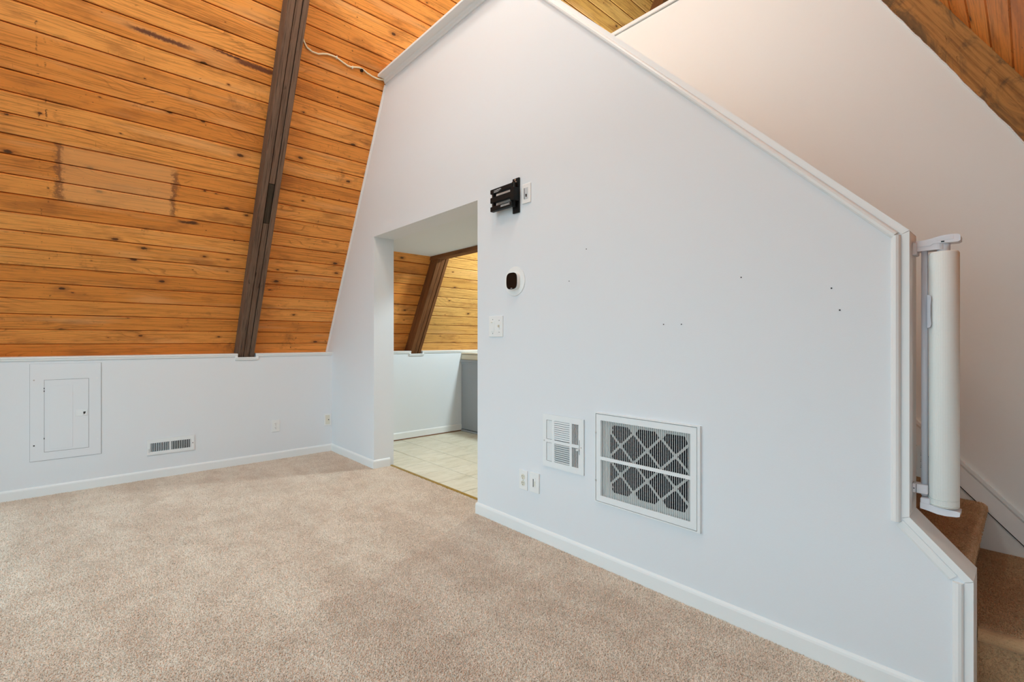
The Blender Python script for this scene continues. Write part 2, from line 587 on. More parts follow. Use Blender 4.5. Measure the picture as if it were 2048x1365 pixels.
def pile(name, quads, density, size, mat, parent, seed):
    """carpet pile: tiny leaning tufts scattered over quads by geometry nodes."""
    bm = bmesh.new()
    for q in quads:
        bm.faces.new([bm.verts.new(p) for p in q])
    me = bpy.data.meshes.new(name)
    bm.to_mesh(me)
    bm.free()
    me.materials.append(mat)
    o = bpy.data.objects.new(name, me)
    COL.objects.link(o)
    o['kind'] = 'stuff'
    ng = bpy.data.node_groups.new(name, 'GeometryNodeTree')
    ng.interface.new_socket('Geometry', in_out='INPUT', socket_type='NodeSocketGeometry')
    ng.interface.new_socket('Geometry', in_out='OUTPUT', socket_type='NodeSocketGeometry')
    N = ng.nodes.new
    gi, go = N('NodeGroupInput'), N('NodeGroupOutput')
    dp = N('GeometryNodeDistributePointsOnFaces')
    dp.inputs['Density'].default_value = density
    dp.inputs['Seed'].default_value = seed
    cone = N('GeometryNodeMeshIcoSphere')
    cone.inputs['Radius'].default_value = size
    cone.inputs['Subdivisions'].default_value = 1
    sm = N('GeometryNodeSetMaterial')
    sm.inputs['Material'].default_value = mat
    ip = N('GeometryNodeInstanceOnPoints')
    rr = N('FunctionNodeRandomValue')
    rr.data_type = 'FLOAT_VECTOR'
    rr.inputs[0].default_value = (-.5, -.2, 0)
    rr.inputs[1].default_value = (.9, 1.0, 6.28)
    rs = N('FunctionNodeRandomValue')
    rs.data_type = 'FLOAT_VECTOR'
    rs.inputs[0].default_value = (.45, .45, 1.0)
    rs.inputs[1].default_value = (.85, .85, 2.0)
    L = ng.links.new
    L(gi.outputs[0], dp.inputs['Mesh'])
    L(dp.outputs['Points'], ip.inputs['Points'])
    L(cone.outputs['Mesh'], sm.inputs['Geometry'])
    L(sm.outputs[0], ip.inputs['Instance'])
    L(rr.outputs[0], ip.inputs['Rotation'])
    L(rs.outputs[0], ip.inputs['Scale'])
    L(ip.outputs[0], go.inputs[0])
    md = o.modifiers.new('pile', 'NODES')
    md.node_group = ng
    adopt(o, parent)
    return o


pile('carpet_pile', [[(XL + .012, -.5, .001), (.1, -.5, .001), (.1, YM - .013, .001), (XL + .012, YM - .013, .001)],
                     [(-.115, YM - .013, .001), (XR, YM - .013, .001), (XR, 2.14, .001), (-.115, 2.14, .001)],
                     [(-4.045, YM - .013, .001), (-2.548, YM - .013, .001), (-2.548, YM + .158, .001), (-4.045, YM + .158, .001)]],
     44000, .0038, CARPET, f, 3)
ft = MB().box(XL - .3, XR + .3, YM + .165, YB + .1, -.12, -.006).build('floor', GROUT)
structure(ft, 'cream stone look tile floor of the kitchen beyond the doorway')
P_T = .3165
tile_me = MB().box(.003, P_T - .003, .003, P_T - .003, -.006, .0, .0015).mesh('tile', TILE)
for i in range(9):
    for j in range(6):
        x0, y0 = -5.19 + i * P_T, 2.185 + j * P_T
        o = bpy.data.objects.new('tile', tile_me)
        o.location = (x0, y0, random.uniform(-.0006, .0006))
        COL.objects.link(o)
        adopt(o, ft)
g = MB().box(-30, 30, -30, 40, -.5, -.3).build('ground', DECK)
structure(g)

# ------------------------------------------------------------------ roof slopes with planks
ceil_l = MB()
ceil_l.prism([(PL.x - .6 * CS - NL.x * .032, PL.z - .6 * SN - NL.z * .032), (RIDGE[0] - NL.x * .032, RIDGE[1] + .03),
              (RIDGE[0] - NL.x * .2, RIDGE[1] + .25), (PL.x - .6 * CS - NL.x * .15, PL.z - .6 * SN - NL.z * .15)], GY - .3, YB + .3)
ceil_l = structure(ceil_l.build('ceiling', GAPSHADE), 'left sloped ceiling of knotty orange pine planks')
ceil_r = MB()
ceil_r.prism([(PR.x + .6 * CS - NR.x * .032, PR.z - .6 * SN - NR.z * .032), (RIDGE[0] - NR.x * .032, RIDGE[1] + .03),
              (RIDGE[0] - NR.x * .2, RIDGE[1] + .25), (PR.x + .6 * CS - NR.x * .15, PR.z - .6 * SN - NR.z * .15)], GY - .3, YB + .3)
ceil_r = structure(ceil_r.build('ceiling', GAPSHADE), 'right sloped ceiling of pine planks above the stair')


def plank_mesh(w, L, mat):
    m = MB()
    c = .0072
    prof = [(.0018, .024), (.0018, .0095), (c, 0), (w - c, 0), (w - .0018, .0095), (w - .0018, .024)]
    return m.sweep(prof, (0, 0, 0), (0, L, 0), (1, 0, 0), (0, 0, 1)).mesh('plank', mat)


def planks(parent, P, U, N, bays, rows, w, s0, flip):
    mes = {}
    M = Matrix(((U.x, 0, -N.x, 0), (0, -1 if flip else 1, 0, 0), (U.z, 0, -N.z, 0), (0, 0, 0, 1)))
    for k in rows:
        for (a, bb) in bays:
            L = bb - a
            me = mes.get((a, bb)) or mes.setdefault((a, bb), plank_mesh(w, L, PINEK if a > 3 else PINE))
            o = bpy.data.objects.new('plank', me)
            p = P + U * (s0 + k * w) + N * random.uniform(-.0012, .0008)
            o.matrix_basis = Matrix.Translation((p.x, bb if flip else a, p.z)) @ M
            COL.objects.link(o)
            adopt(o, parent)


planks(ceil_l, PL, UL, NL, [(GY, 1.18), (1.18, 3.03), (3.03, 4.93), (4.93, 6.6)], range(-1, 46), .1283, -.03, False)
planks(ceil_r, PR, UR, NR, [(GY, 1.18), (1.18, 3.0)], range(-3, 33), .134, 1.469 - .134 * 6, True)


# rafters: three boards side by side
def rafter(P, U, N, ys, s0, s1, h, mat, label, flip=False, splice=None):
    root = thing('roof_beam', label, 'beam', (P + U * max(s0, 0) + Vector((0, ys[0], 0))))
    root['kind'] = 'structure'
    M = Matrix(((U.x, 0, -N.x, 0), (0, -1 if flip else 1, 0, 0), (U.z, 0, -N.z, 0), (0, 0, 0, 1)))

    def board(y0, y1, a, c, hh, mt):
        o = MB().box(0, c - a, 0, y1 - y0 - .0045, -hh, .01, .003).build('board', mt)
        p = P + U * a
        o.matrix_basis = Matrix.Translation((p.x, y1 if flip else y0, p.z)) @ M
        adopt(o, root)
        return o
    for i, (y0, y1) in enumerate(zip(ys, ys[1:])):
        hh = h - (0, .005, .001)[i % 3]
        if splice and i == 1:
            board(y0, y1, s0, splice[0] - .002, hh, mat)
            d = board(y0, y1, splice[0], splice[1], hh - .004, BEAMD)
            d['label'] = 'darker short splice piece'
            board(y0, y1, splice[1] + .002, s1, hh, mat)
        else:
            board(y0, y1, s0, s1, hh, mat)
    return root


BEAMD = rough_wood('dark_splice_wood', srgb(74, 62, 48), srgb(58, 46, 34), srgb(30, 22, 15))
rafter(PL, UL, NL, (1.110, 1.163, 1.212, 1.256), -.02, 5.9, .135, BEAMW, 'dark brown triple board roof beam down the left plank ceiling', splice=(1.353, 1.692))
rafter(PL, UL, NL, (2.955, 3.012, 3.060, 3.103), -.02, 5.9, .135, BEAMK, 'brown roof beam seen through the kitchen doorway', splice=None)
rafter(PL, UL, NL, (4.860, 4.915, 4.965, 5.010), -.02, 5.9, .135, BEAMK, 'roof beam glimpsed above the far stair wall cap')
rafter(PR, UR, NR, (2.955, 3.012, 3.060, 3.103), -.2, 5.9, .135, BEAMR, 'mottled brown roof beam along the top right edge of stair wall', True)

# ------------------------------------------------------------------ knee walls
NOTCH = ((1.108, 1.262), (2.95, 3.108), (4.855, 5.015))
mb = MB()
mb.box(XL - .12, XL, GY, YB, 0, .985)
ends = [GY] + [v for n in NOTCH for v in n] + [YB]
for a, bb in zip(ends[0::2], ends[1::2]):
    mb.box(XL - .30, XL, a, bb, .985, 1.046)
for a, bb in NOTCH:
    mb.box(XL - .30, XL - .002, a, bb, .985, 1.012)
structure(mb.build('wall_left', WALL), 'low white knee wall under the left plank ceiling')
# ledge moulding on the knee wall, dropping under each beam foot
MOULD = [(0, 0), (.008, 0), (.011, .006), (.011, .012), (.018, .018), (.018, .028), (.004, .030), (0, .030)]
n = 1
for a, bb in zip(ends[0::2], ends[1::2]):
    mb = MB().sweep(MOULD, (XL, a, 1.021), (XL, bb, 1.021), (1, 0, 0), (0, 0, 1))
    mb.box(XL - .16, XL + .001, a, bb, 1.046, 1.052)
    structure(mb.build('trim_%d' % n, TRIM))
    n += 1
for a, bb in NOTCH:
    mb = MB().sweep(MOULD, (XL, a - .02, .988), (XL, bb + .02, .988), (1, 0, 0), (0, 0, 1))
    mb.box(XL, XL + .012, a - .022, a, .994, 1.035).box(XL, XL + .012, bb, bb + .022, .994, 1.035)
    structure(mb.build('trim_%d' % n, TRIM))
    n += 1
wr = MB().box(XR, XR + .12, GY, YB, 0, 1.06).box(XR, XR + .3, GY, YB, 1.0, 1.06)
structure(wr.build('wall_right', WALL))

# baseboards
BASE = [(0, 0), (.011, 0), (.011, .062), (.009, .070), (.005, .076), (0, .078)]


def baseboard(name, runs):
    mb = MB()
    for p0, p1, nrm, m0, m1 in runs:
        p0, p1, nrm = Vector(p0), Vector(p1), Vector(nrm)
        d = (p1 - p0).normalized()
        A = [mb.bm.verts.new(p0 + nrm * a + Vector((0, 0, b)) + d * (m0 * a)) for a, b in BASE]
        B = [mb.bm.verts.new(p1 + nrm * a + Vector((0, 0, b)) + d * (m1 * a)) for a, b in BASE]
        k = len(BASE)
        if not m0:
            mb.bm.faces.new(A)
        if not m1:
            mb.bm.faces.new(B[::-1])
        for i in range(k):
            mb.bm.faces.new((A[i], B[i], B[(i + 1) % k], A[(i + 1) % k]))
    return structure(mb.build(name, TRIM))


baseboard('baseboard_left', [((XL, GY, 0), (XL, YM, 0), (1, 0, 0), 0, -1)])
baseboard('baseboard_back', [((XL, YM, 0), (-4.06, YM, 0), (0, -1, 0), 1, 1), ((-4.06, YM, 0), (-4.06, YM + .160, 0), (1, 0, 0), -1, 0),
                             ((-2.533, YM, 0), (-.165, YM, 0), (0, -1, 0), -1, 0), ((-2.533, YM, 0), (-2.533, YM + .160, 0), (-1, 0, 0), -1, 0)])
baseboard('baseboard_kitchen', [((XL, YM + .2, 0.012), (XL, 3.70, 0.012), (1, 0, 0), 0, 0)])
q = MB().sweep([(0, 0), (.016, 0), (.014, .008), (.008, .014), (0, .016)], (XL, YM + .2, 0), (XL, 3.70, 0), (1, 0, 0), (0, 0, 1))
structure(q.build('trim_%d' % n, WOODQ), 'brown quarter round strip along the kitchen floor edge')
n += 1

# ------------------------------------------------------------------ main wall with doorway and sloped stair top
K = 1.024                                       # fall of the stair


def zout(x):
    return 1.531 - K * (x + .268)


XT = -.268 - (3.48 - 1.531) / K                 # where level cap meets the sloped cap
mb = MB()
mb.prism([(-5.30, 0), (-4.06, 0), (-4.06, 2.125), (-2.533, 2.125), (-2.533, 0), (-2.35, 0), (-2.35, 3.46),
          (PL.x + (3.46 - PL.z) / 1.7677 - .02, 3.46), (PL.x - .02, PL.z), (-5.30, PL.z - .2)], YM, YM + .132)
zin = lambda x: zout(x) - .0286
HX0, HX1, HZ0, HZ1 = -1.510, -1.001, .362, .772             # recess for the return filter
mb.prism([(-2.35, 0), (HX0, 0), (HX0, zin(HX0)), (XT + .01, 3.46), (-2.35, 3.46)], YM, YM + .132)
mb.prism([(HX0, 0), (HX1, 0), (HX1, HZ0), (HX0, HZ0)], YM, YM + .132)
mb.prism([(HX0, HZ1), (HX1, HZ1), (HX1, zin(HX1)), (HX0, zin(HX0))], YM, YM + .132)
mb.prism([(HX1, 0), (-.138, 0), (-.138, .432), (-.288, .588), (-.288, zin(-.288)), (HX1, zin(HX1))], YM, YM + .132)
mb.box(HX0 - .01, HX1 + .01, YM + .05, YM + .12, HZ0 - .01, HZ1 + .01)
wm = structure(mb.build('wall_back', WALL), 'tall white wall with the kitchen doorway and sloped stair top')
for (x, z) in ((-1.148, 1.247), (-.800, 1.43), (-.485, 1.36), (-.46, 1.28), (-1.72, 1.50), (-1.205, .58), (-1.06, 1.245), (-1.60, 1.66)):
    o = MB().cyl((x, YM - .0012, z), .0028, .0015, 'y', 8).build('nail_hole', SLOT)
    adopt(o, wm)
dl = MB().prism([(-5.30, 0), (-4.06, 0), (-4.06, 2.125), (-2.533, 2.125), (-2.533, 0), (-2.35, 0), (-2.35, 2.33), (-4.55, 2.33), (-5.30, PL.z - .2)], YM + .132, YM + .20)
structure(dl.build('wall_back_rear', WALL), 'rear layer of the white main wall around the open kitchen doorway')  # rear layer of the main wall, split off around the opening
# caps and end boards
b_ = MB().box(-3.87, XT - .004, YM - .085, YM + .22, 3.462, 3.482, .004, 2)
structure(b_.build('trim_%d' % n, TRIM), 'level white cap board over the main wall'); n += 1
m_ = MB().sweep([(0, 0), (.010, 0), (.014, .010), (.024, .016), (.028, .026), (.036, .030), (0, .030)], (-3.86, YM, 3.432), (XT, YM, 3.432), (0, -1, 0), (0, 0, 1))
structure(m_.build('trim_%d' % n, TRIM)); n += 1
YE = YM + .132
for poly in ([(XT, 3.482), (XT - .012, 3.46), (XT + .012, zout(XT + .012) - .030), (-.288, zout(-.288) - .030), (-.268, 1.531)],
             [(-.268, 1.529), (-.288, zout(-.288) - .0306), (-.288, .588), (-.268, .597)],
             [(-.268, .596), (-.288, .587), (-.138, .431), (-.118, .441)],
             [(-.118, .439), (-.138, .430), (-.138, 0), (-.118, 0)]):
    structure(MB().prism(poly, YM - .002, YE).build('trim_%d' % n, TRIM)); n += 1
HALF = [(0, 0), (0, .006), (.004, .013), (.011, .016), (.019, .014), (.025, .006), (.025, 0)]
dg = Vector((1, 0, -K)).normalized()
dn = Vector((-K, 0, -1)).normalized()            # inward across the slope


def strip(p0, p1, across):
    global n
    s = MB().sweep(HALF, p0, p1, across, (0, -1, 0))
    structure(s.build('trim_%d' % n, TRIM)); n += 1


a0 = Vector((XT, YM, 3.482)) + dn * .022
a1 = Vector((-.268, YM, 1.531)) + dn * .022
strip(a0 + dg * .02, a1 - dg * .018, dn)
strip((-.290, YM, 1.519), (-.290, YM, .575), (-1, 0, 0))
strip((-.140, YM, .428), (-.140, YM, .0), (-1, 0, 0))
low = Vector((1, 0, -1.04)).normalized()
lown = Vector((-1.04, 0, -1)).normalized()
LOWP = [(0, 0), (0, .003), (.006, .005), (.02, .005), (.026, .002), (.026, 0)]
s = MB().sweep(LOWP, Vector((-.268, YM, .596)) + lown * .022, Vector((-.118, YM, .440)) + lown * .022 - low * .03, lown, (0, -1, 0))
structure(s.build('trim_%d' % n, TRIM)); n += 1
# thin white edge bead where the main wall meets the plank slope
s = MB().sweep([(0, 0), (.022, 0), (.022, .006), (.004, .010), (0, .010)], PL + Vector((0, YM, 0)) + NL * .001, PL + UL * 2.72 + Vector((0, YM, 0)) + NL * .001, NL, (0, -1, 0))
structure(s.build('trim_%d' % n, TRIM)); n += 1

# threshold strip
t = MB().sweep([(0, 0), (.034, 0), (.030, .004), (.017, .006), (.004, .004)], (-4.06, YM + .160, .0005), (-2.533, YM + .160, .0005), (0, 1, 0), (0, 0, 1)).build('threshold_strip', BRASSY)
tag(t, 'thin brass coloured threshold strip between carpet and kitchen tiles', 'threshold')

# ------------------------------------------------------------------ kitchen ceiling, loft floor, joist
c_ = MB().box(-5.0, -2.15, YM + .2005, Y2 - .02, 2.125, 2.32)
structure(c_.build('ceiling', CEIL), 'flat white kitchen ceiling inside the doorway')
j = MB().box(-4.62, -2.2, Y2 - .02, Y2 + .085, 2.085, 2.34, .003).build('ceiling_joist', BEAMK)
structure(j, 'dark brown joist at the edge of the white kitchen ceiling')

# ------------------------------------------------------------------ stair wall
mb = MB()
mb.prism([(-2.6, 0), (XR + .02, 0), (XR + .02, .98), (-.022, 2.018), (-.829, 3.445), (-2.6, 3.445)], Y2, Y2 + .11)
structure(mb.build('wall_stair', WARMWALL), 'cream white wall behind the stairs under the right roof beam')
c2 = MB().box(-2.62, -.80, Y2 - .012, Y2 + .13, 3.452, 3.478, .003)
structure(c2.build('trim_%d' % n, TRIM), 'white cap along the level top of the stair wall'); n += 1
# ragged caulk bead under the beam
pts = []
for i in range(60):
    t_ = i / 59
    x = -.86 + t_ * .92
    pts.append((x + random.uniform(-.002, .002), Y2 - .003, 2.014 - 1.7677 * (x + .022) + random.uniform(-.002, .002)))
structure(MB().tube(pts, .0030, 6).build('trim_%d' % n, TRIM)); n += 1
# skirt board following the stair, dark strip beneath
SK = 1.06


def zsk(x):
    return .643 - SK * (x + .226)


mb = MB()
X0, X1 = -2.3, .2
sd = Vector((1, 0, -SK)).normalized()
su = Vector((SK, 0, 1)).normalized()
mb.sweep([(0, 0), (0, .016), (-.012, .016), (-.020, .011), (-.020, 0)], (X0, Y2, zsk(X0)), (X1, Y2, zsk(X1)), su, (0, -1, 0))
mb.sweep([(-.020, 0), (-.020, .012), (-.083, .012), (-.083, 0)], (X0, Y2, zsk(X0)), (X1, Y2, zsk(X1)), su, (0, -1, 0))
structure(mb.build('baseboard_stair', TRIM), 'white skirt board climbing the stair wall')
mb = MB().sweep([(-.083, 0), (-.083, .003), (-.0885, .003), (-.0885, 0)], (X0, Y2, zsk(X0)), (X1, Y2, zsk(X1)), su, (0, -1, 0))  # raised dark strip stands in for the shade of the joint
structure(mb.build('trim_%d' % n, SLOT), 'dark strip painting the shade under the stair skirt board'); n += 1

# ------------------------------------------------------------------ stairs
st = thing('staircase', 'carpeted stairs in a shade-darkened tone rising behind the sloped white wall', 'stairs', (-.1, 2.13, 0))


def step(x_nose, z, y0, y1, depth, rise):
    r = .022
    prof = [(x_nose - depth, z - rise), (x_nose - .03, z - rise), (x_nose - .026, z - .05)]
    for i in range(9):
        a = -math.pi / 2 + math.pi * i / 8
        prof.append((x_nose - r + r * math.cos(a), z - r + r * math.sin(a)))
    prof.append((x_nose - depth, z))
    m = MB().prism(prof, y0, y1)
    return m


# landing: its front faces the room
prof = [(2.150, 0), (2.150, .20)]
for i in range(9):
    a = math.pi * 1.5 - math.pi * i / 8
    prof.append((2.142 + .022 * math.cos(a), .228 + .022 * math.sin(a)))
prof += [(Y2 - .001, .25), (Y2 - .001, 0)]
o = MB().prism(prof, -.116, XR - .005, 'x').box(-.20, -.116, YE + .004, Y2 - .001, 0, .25).build('step', STAIRC)
adopt(o, st)
RISE, RUN = .205, .2
for i in range(10):
    o = step(-.128 - i * RUN, .455 + i * RISE, YE + .001, Y2 - .002, RUN + .06, RISE).build('step', STAIRC)
    adopt(o, st)

quads = [[(-.152, 2.147, .250), (.3, 2.147, .250), (.3, Y2 - .016, .250), (-.152, Y2 - .016, .250)],
         [(-.12, 2.128, .215), (.3, 2.128, .215), (.3, 2.14, .245), (-.12, 2.14, .245)],
         [(-.12, 2.150, .005), (.3, 2.150, .005), (.3, 2.150, .20), (-.12, 2.150, .20)]]
for i in range(3):
    xn, z = -.128 - i * RUN, .455 + i * RISE
    y0_, y1_ = YE + .006, Y2 - .018
    quads += [[(xn - .2, y0_, z), (xn - .02, y0_, z), (xn - .02, y1_, z), (xn - .2, y1_, z)],
              [(xn - .02, y0_, z), (xn - .003, y0_, z - .012), (xn - .003, y1_, z - .012), (xn - .02, y1_, z)],
              [(xn - .003, y0_, z - .012), (xn - .003, y0_, z - .034), (xn - .003, y1_, z - .034), (xn - .003, y1_, z - .012)],
              [(xn - .028, y0_, z - .055), (xn - .028, y0_, z - RISE), (xn - .028, y1_, z - RISE), (xn - .028, y1_, z - .055)]]
pile('carpet_pile', quads, 48000, .0037, STAIRC, st, 5)

# ------------------------------------------------------------------ far kitchen and gables
kb = MB().box(XL - .2, XR + .2, YB, YB + .12, 0, 1.1)
kb.box(XL - .1, -4.0, YB, YB + .12, 1.1, 2.1).box(-2.4, XR, YB, YB + .12, 1.1, 2.1)
kb.prism([(XL + .4, 2.1), (.1, 2.1), (RIDGE[0], RIDGE[1])], YB, YB + .12)
structure(kb.build('wall_kitchen', WALL))
fr = MB()
G0, G1 = GY - .12, GY
fr.box(XL - .2, -4.60, G0, G1, 0, 2.15).box(-2.50, -2.14, G0, G1, 0, 2.15).box(.46, XR + .2, G0, G1, 0, 2.15)
fr.box(-2.14, .46, G0, G1, 0, .35).box(-2.14, .46, G0, G1, 2.0, 2.15).box(-4.60, -2.50, G0, G1, 2.07, 2.15)
fr.prism([(-4.75, 2.15), (.25, 2.15), (-.05, 2.40), (-4.40, 2.40)], G0, G1)
fr.prism([(-4.55, 2.40), (-3.40, 2.40), (-3.40, 4.10)], G0, G1).prism([(-1.10, 2.40), (.05, 2.40), (-1.10, 4.30)], G0, G1)
fr.prism([(-3.50, 4.10), (-1.0, 4.10), (RIDGE[0], RIDGE[1])], G0, G1)
fr.box(-3.60, -3.50, G0, G1, 0, 2.15).box(-2.30, -2.20, G0, G1, 2.40, 4.10)
structure(fr.build('wall_front', WALL))

kc = thing('kitchen_counter', 'grey panelled kitchen peninsula with beige raised edge beside the knee wall', 'counter', (-4.2, 3.70, 0))
o = MB().box(XL + .006, -2.6, 3.70, 4.25, .03, .875).build('side_panel', CABG); adopt(o, kc)
o = MB().sweep([(0, 0), (.012, 0), (.012, .02), (.02, .026), (.02, .050), (0, .055)], (XL + .006, 3.70, .875), (-2.6, 3.70, .875), (0, -1, 0), (0, 0, 1)).build('top_moulding', CABG); adopt(o, kc)
o = MB().sweep([(0, 0), (.016, 0), (.012, .012), (0, .018)], (XL + .006, 3.70, .004), (-2.6, 3.70, .004), (0, -1, 0), (0, 0, 1)).build('shoe_moulding', CABG); adopt(o, kc)
o = MB().box(XL + .006, -2.6, 3.70, 4.25, .877, .93).box(XL + .006, -2.6, 3.699, 3.73, .93, 1.016, .004).build('worktop', BEIGE); adopt(o, kc)
o = MB().box(XL + .02, -2.6, 3.6975, 3.70, .994, .999).build('edge_groove', SLOT); adopt(o, kc)


# ------------------------------------------------------------------ wall fittings
def frame_place(face, x, z):
    """matrix: local x along the wall seen from the room, y out of the wall, z up."""
    if face == 'back':
        return Matrix.Translation((x, YM, z)) @ Matrix(((1, 0, 0, 0), (0, -1, 0, 0), (0, 0, 1, 0), (0, 0, 0, 1)))
    return Matrix.Translation((XL, x, z)) @ Matrix(((0, 1, 0, 0), (1, 0, 0, 0), (0, 0, 1, 0), (0, 0, 0, 1)))


class Fit:
    """Builds parts in wall-local coordinates and hangs them on a thing."""

    def __init__(s, name, label, cat, face, x, z, group=None):
        s.face = face
        s.M = frame_place(face, x, z)
        s.root = thing(name, label, cat, s.M.translation, group)

    def part(s, mb, name, mat, parent=None, label=None, kind=None):
        bmesh.ops.transform(mb.bm, matrix=s.M, verts=mb.bm.verts[:])
        o = mb.build(name, mat)
        adopt(o, parent or s.root)
        if label:
            o['label'] = label
        if kind:
            o['kind'] = kind
        return o


def plate(mb, w, h, t=.006):
    return mb.box(-w / 2, w / 2, 0, t, -h / 2, h / 2, .002, 2)


def outlet(name, label, face, x, z, group):
    f = Fit(name, label, 'outlet', face, x, z, group)
    f.part(plate(MB(), .07, .117), 'cover_plate', WPLAST)
    for dz in (.0195, -.0195):
        m = MB().cyl((0, .004, dz), .0165, .004, 'y', 20)
        r = f.part(m, 'receptacle', IVORY if face == 'back' else WPLAST)
        m = MB().box(-.0075, -.0050, .0070, .0086, dz + .000, dz + .0085)
        m.box(.0050, .0070, .0070, .0086, dz + .001, dz + .0080)
        m.cyl((0, .0070, dz - .0075), .0026, .0016, 'y', 10)
        f.part(m, 'slots', SLOT, r)
    f.part(MB().cyl((0, .0055, 0), .003, .0015, 'y', 10), 'screw', CHROME)
    return f


outlet('wall_outlet', 'white duplex outlet on the low left knee wall near the corner', 'left', 1.441, .333, 'duplex wall outlets')
outlet('wall_outlet', 'duplex outlet low on the main wall below the small square register', 'back', -2.081, .327, 'duplex wall outlets')

# cable jack plate by the corner
f = Fit('cable_plate', 'cream wall plate with a single dark cable jack in the left corner', 'wall plate', 'left', 1.952, .338)
f.part(plate(MB(), .072, .124), 'cover_plate', WPLAST)
f.part(MB().box(-.024, .022, .005, .0075, -.048, .048, .001), 'insert', IVORY)
f.part(MB().cyl((.008, .007, .0), .0045, .006, 'y', 12), 'jack', SLOT)

# slider control plate next to the low outlet
f = Fit('slider_plate', 'white wall plate with slider control beside the low main wall outlet', 'switch plate', 'back', -1.983, .331)
f.part(plate(MB(), .075, .117, .009), 'cover_plate', WPLAST)
f.part(MB().box(-.012, .012, .007, .0105, -.032, .032, .001), 'insert', WPLAST)
f.part(MB().box(-.010, -.004, .0095, .0108, -.026, .022), 'slot', SLOT)
f.part(MB().box(.002, .009, .0095, .013, -.020, .010, .001), 'slider', IVORY)

# double switch plate
f = Fit('switch_plate', 'wide white double switch plate below the round thermostat', 'switch plate', 'back', -2.337, 1.264)
f.part(plate(MB(), .136, .133, .007), 'cover_plate', WPLAST)
f.part(MB().box(-.045, -.012, .006, .0095, -.034, .034, .0015), 'dimmer_face', WPLAST)
f.part(MB().box(-.043, -.030, .0085, .012, .024, .031, .001), 'dimmer_slide', IVORY)
f.part(MB().box(.029, .041, .006, .009, -.022, .022, .001), 'toggle_frame', WPLAST)
f.part(MB().box(.031, .039, .008, .020, -.006, .010, .001), 'toggle', IVORY)
for dx, dz in ((.035, .038), (.035, -.038), (-.028, .045), (-.028, -.045)):
    f.part(MB().cyl((dx, .0065, dz), .0028, .0012, 'y', 8), 'screw', SLOT)

# dimmer plate beside the tv mount
f = Fit('dimmer_plate', 'white dimmer plate beside the black television mount high on wall', 'switch plate', 'back', -2.053, 2.060)
f.part(plate(MB(), .073, .116, .008), 'cover_plate', WPLAST)
f.part(MB().box(-.017, .017, .007, .0095, -.034, .034, .001), 'insert', plain('grey_white_insert', srgb(205, 208, 210), .4))
f.part(MB().box(-.017, -.012, .009, .0098, -.033, .033), 'slot', SLOT)
f.part(MB().box(.001, .008, .009, .016, -.022, -.006, .001), 'slider', SLOT, label='small dark slider knob')

# thermostat
f = Fit('thermostat', 'black faced rounded square thermostat on a round white wall plate', 'thermostat', 'back', -2.160, 1.540)
f.part(MB().cyl((0, 0, 0), .092, .004, 'y', 48, .090), 'wall_plate', WPLAST)


def squircle(w, h, nn=40, p=3.2):
    r = []
    for i in range(nn):
        a = 2 * math.pi * i / nn
        c, s_ = math.cos(a), math.sin(a)
        r.append((w / 2 * math.copysign(abs(c) ** (2 / p), c), h / 2 * math.copysign(abs(s_) ** (2 / p), s_)))
    return r


f.part(MB().prism(squircle(.098, .106), .004, .026), 'body', WPLAST)
f.part(MB().prism(squircle(.094, .102), .026, .030), 'screen', GLOSSB)
f.part(MB().box(-.008, .008, .0298, .0308, -.046, -.0435), 'indicator_bar', PRINT)

# television wall mount
f = Fit('television_mount', 'black folding television wall bracket bolted high beside the doorway', 'wall mount', 'back', -2.143, 2.066)
f.part(MB().box(-.028, .030, .000, .012, -.108, .106, .002), 'wall_plate', BLACK)
f.part(MB().box(-.004, .034, .012, .055, -.040, .040, .003).cyl((.006, .032, -.075), .012, .15, 'z', 14), 'pivot', BLACK)
f.part(MB().cyl((-.180, .040, -.070), .008, .140, 'z', 14), 'elbow_pin', CHROME)
for (z0, z1) in ((.040, .068), (-.018, .017), (-.072, -.042)):
    f.part(MB().box(-.192, .010, .026, .054, z0, z1, .003, 2), 'arm', BLACK)
f.part(MB().box(-.176, -.160, .030, .050, -.045, .045), 'spacer', BLACK)
m = MB()
for i in range(9):
    m.box(-.155 + i * .008, -.150 + i * .008, .0540, .0546, .052, .052 + random.uniform(.002, .008))
for i in range(3):
    m.box(-.155, -.095 - i * .01, .0540, .0546, .047 - .0025 * i, .048 - .0025 * i)
for i in range(14):
    m.box(-.090 + i * .006, -.086 + i * .006, .0540, .0546, -.060, -.060 + random.uniform(.002, .007))
for i in range(3):
    m.box(-.090, -.005 - i * .006, .0540, .0546, -.050 - .003 * i, -.049 - .003 * i)
f.part(m, 'printed_marks', PRINT, kind='stuff')
m = MB().cyl((.002, .012, .095), .006, .006, 'y', 8).cyl((.012, .012, .080), .004, .010, 'y', 8)
f.part(m, 'bolt', CHROME)

# square register on the main wall
f = Fit('wall_register', 'small square white multi-way air register on the main wall', 'vent', 'back', -1.763, .599)
W_ = .15
m = MB()
for (x0, x1, z0, z1) in ((-.15, -.122, -.15, .15), (.116, .15, -.15, .15), (-.122, .116, .118, .15), (-.122, .116, -.15, -.116),
                         (-.079, -.061, -.116, .118), (.052, .067, -.116, .118), (-.122, -.079, -.010, .008), (-.061, .052, -.010, .008), (.067, .116, -.010, .008)):
    m.box(x0, x1, .002, .008, z0, z1)
f.part(m, 'frame', WMETAL)
f.part(MB().box(-.149, .149, 0, .0012, -.149, .149), 'duct_back', plain('register_back', srgb(96, 102, 106), .8))
m = MB()
for x in range(4):
    for z0, z1 in ((.010, .116), (-.114, -.012)):
        m.prism([(-.119 + x * .0108, .0075), (-.110 + x * .0108, .0035), (-.1085 + x * .0108, .0045), (-.1175 + x * .0108, .0082)], z0, z1, 'z')
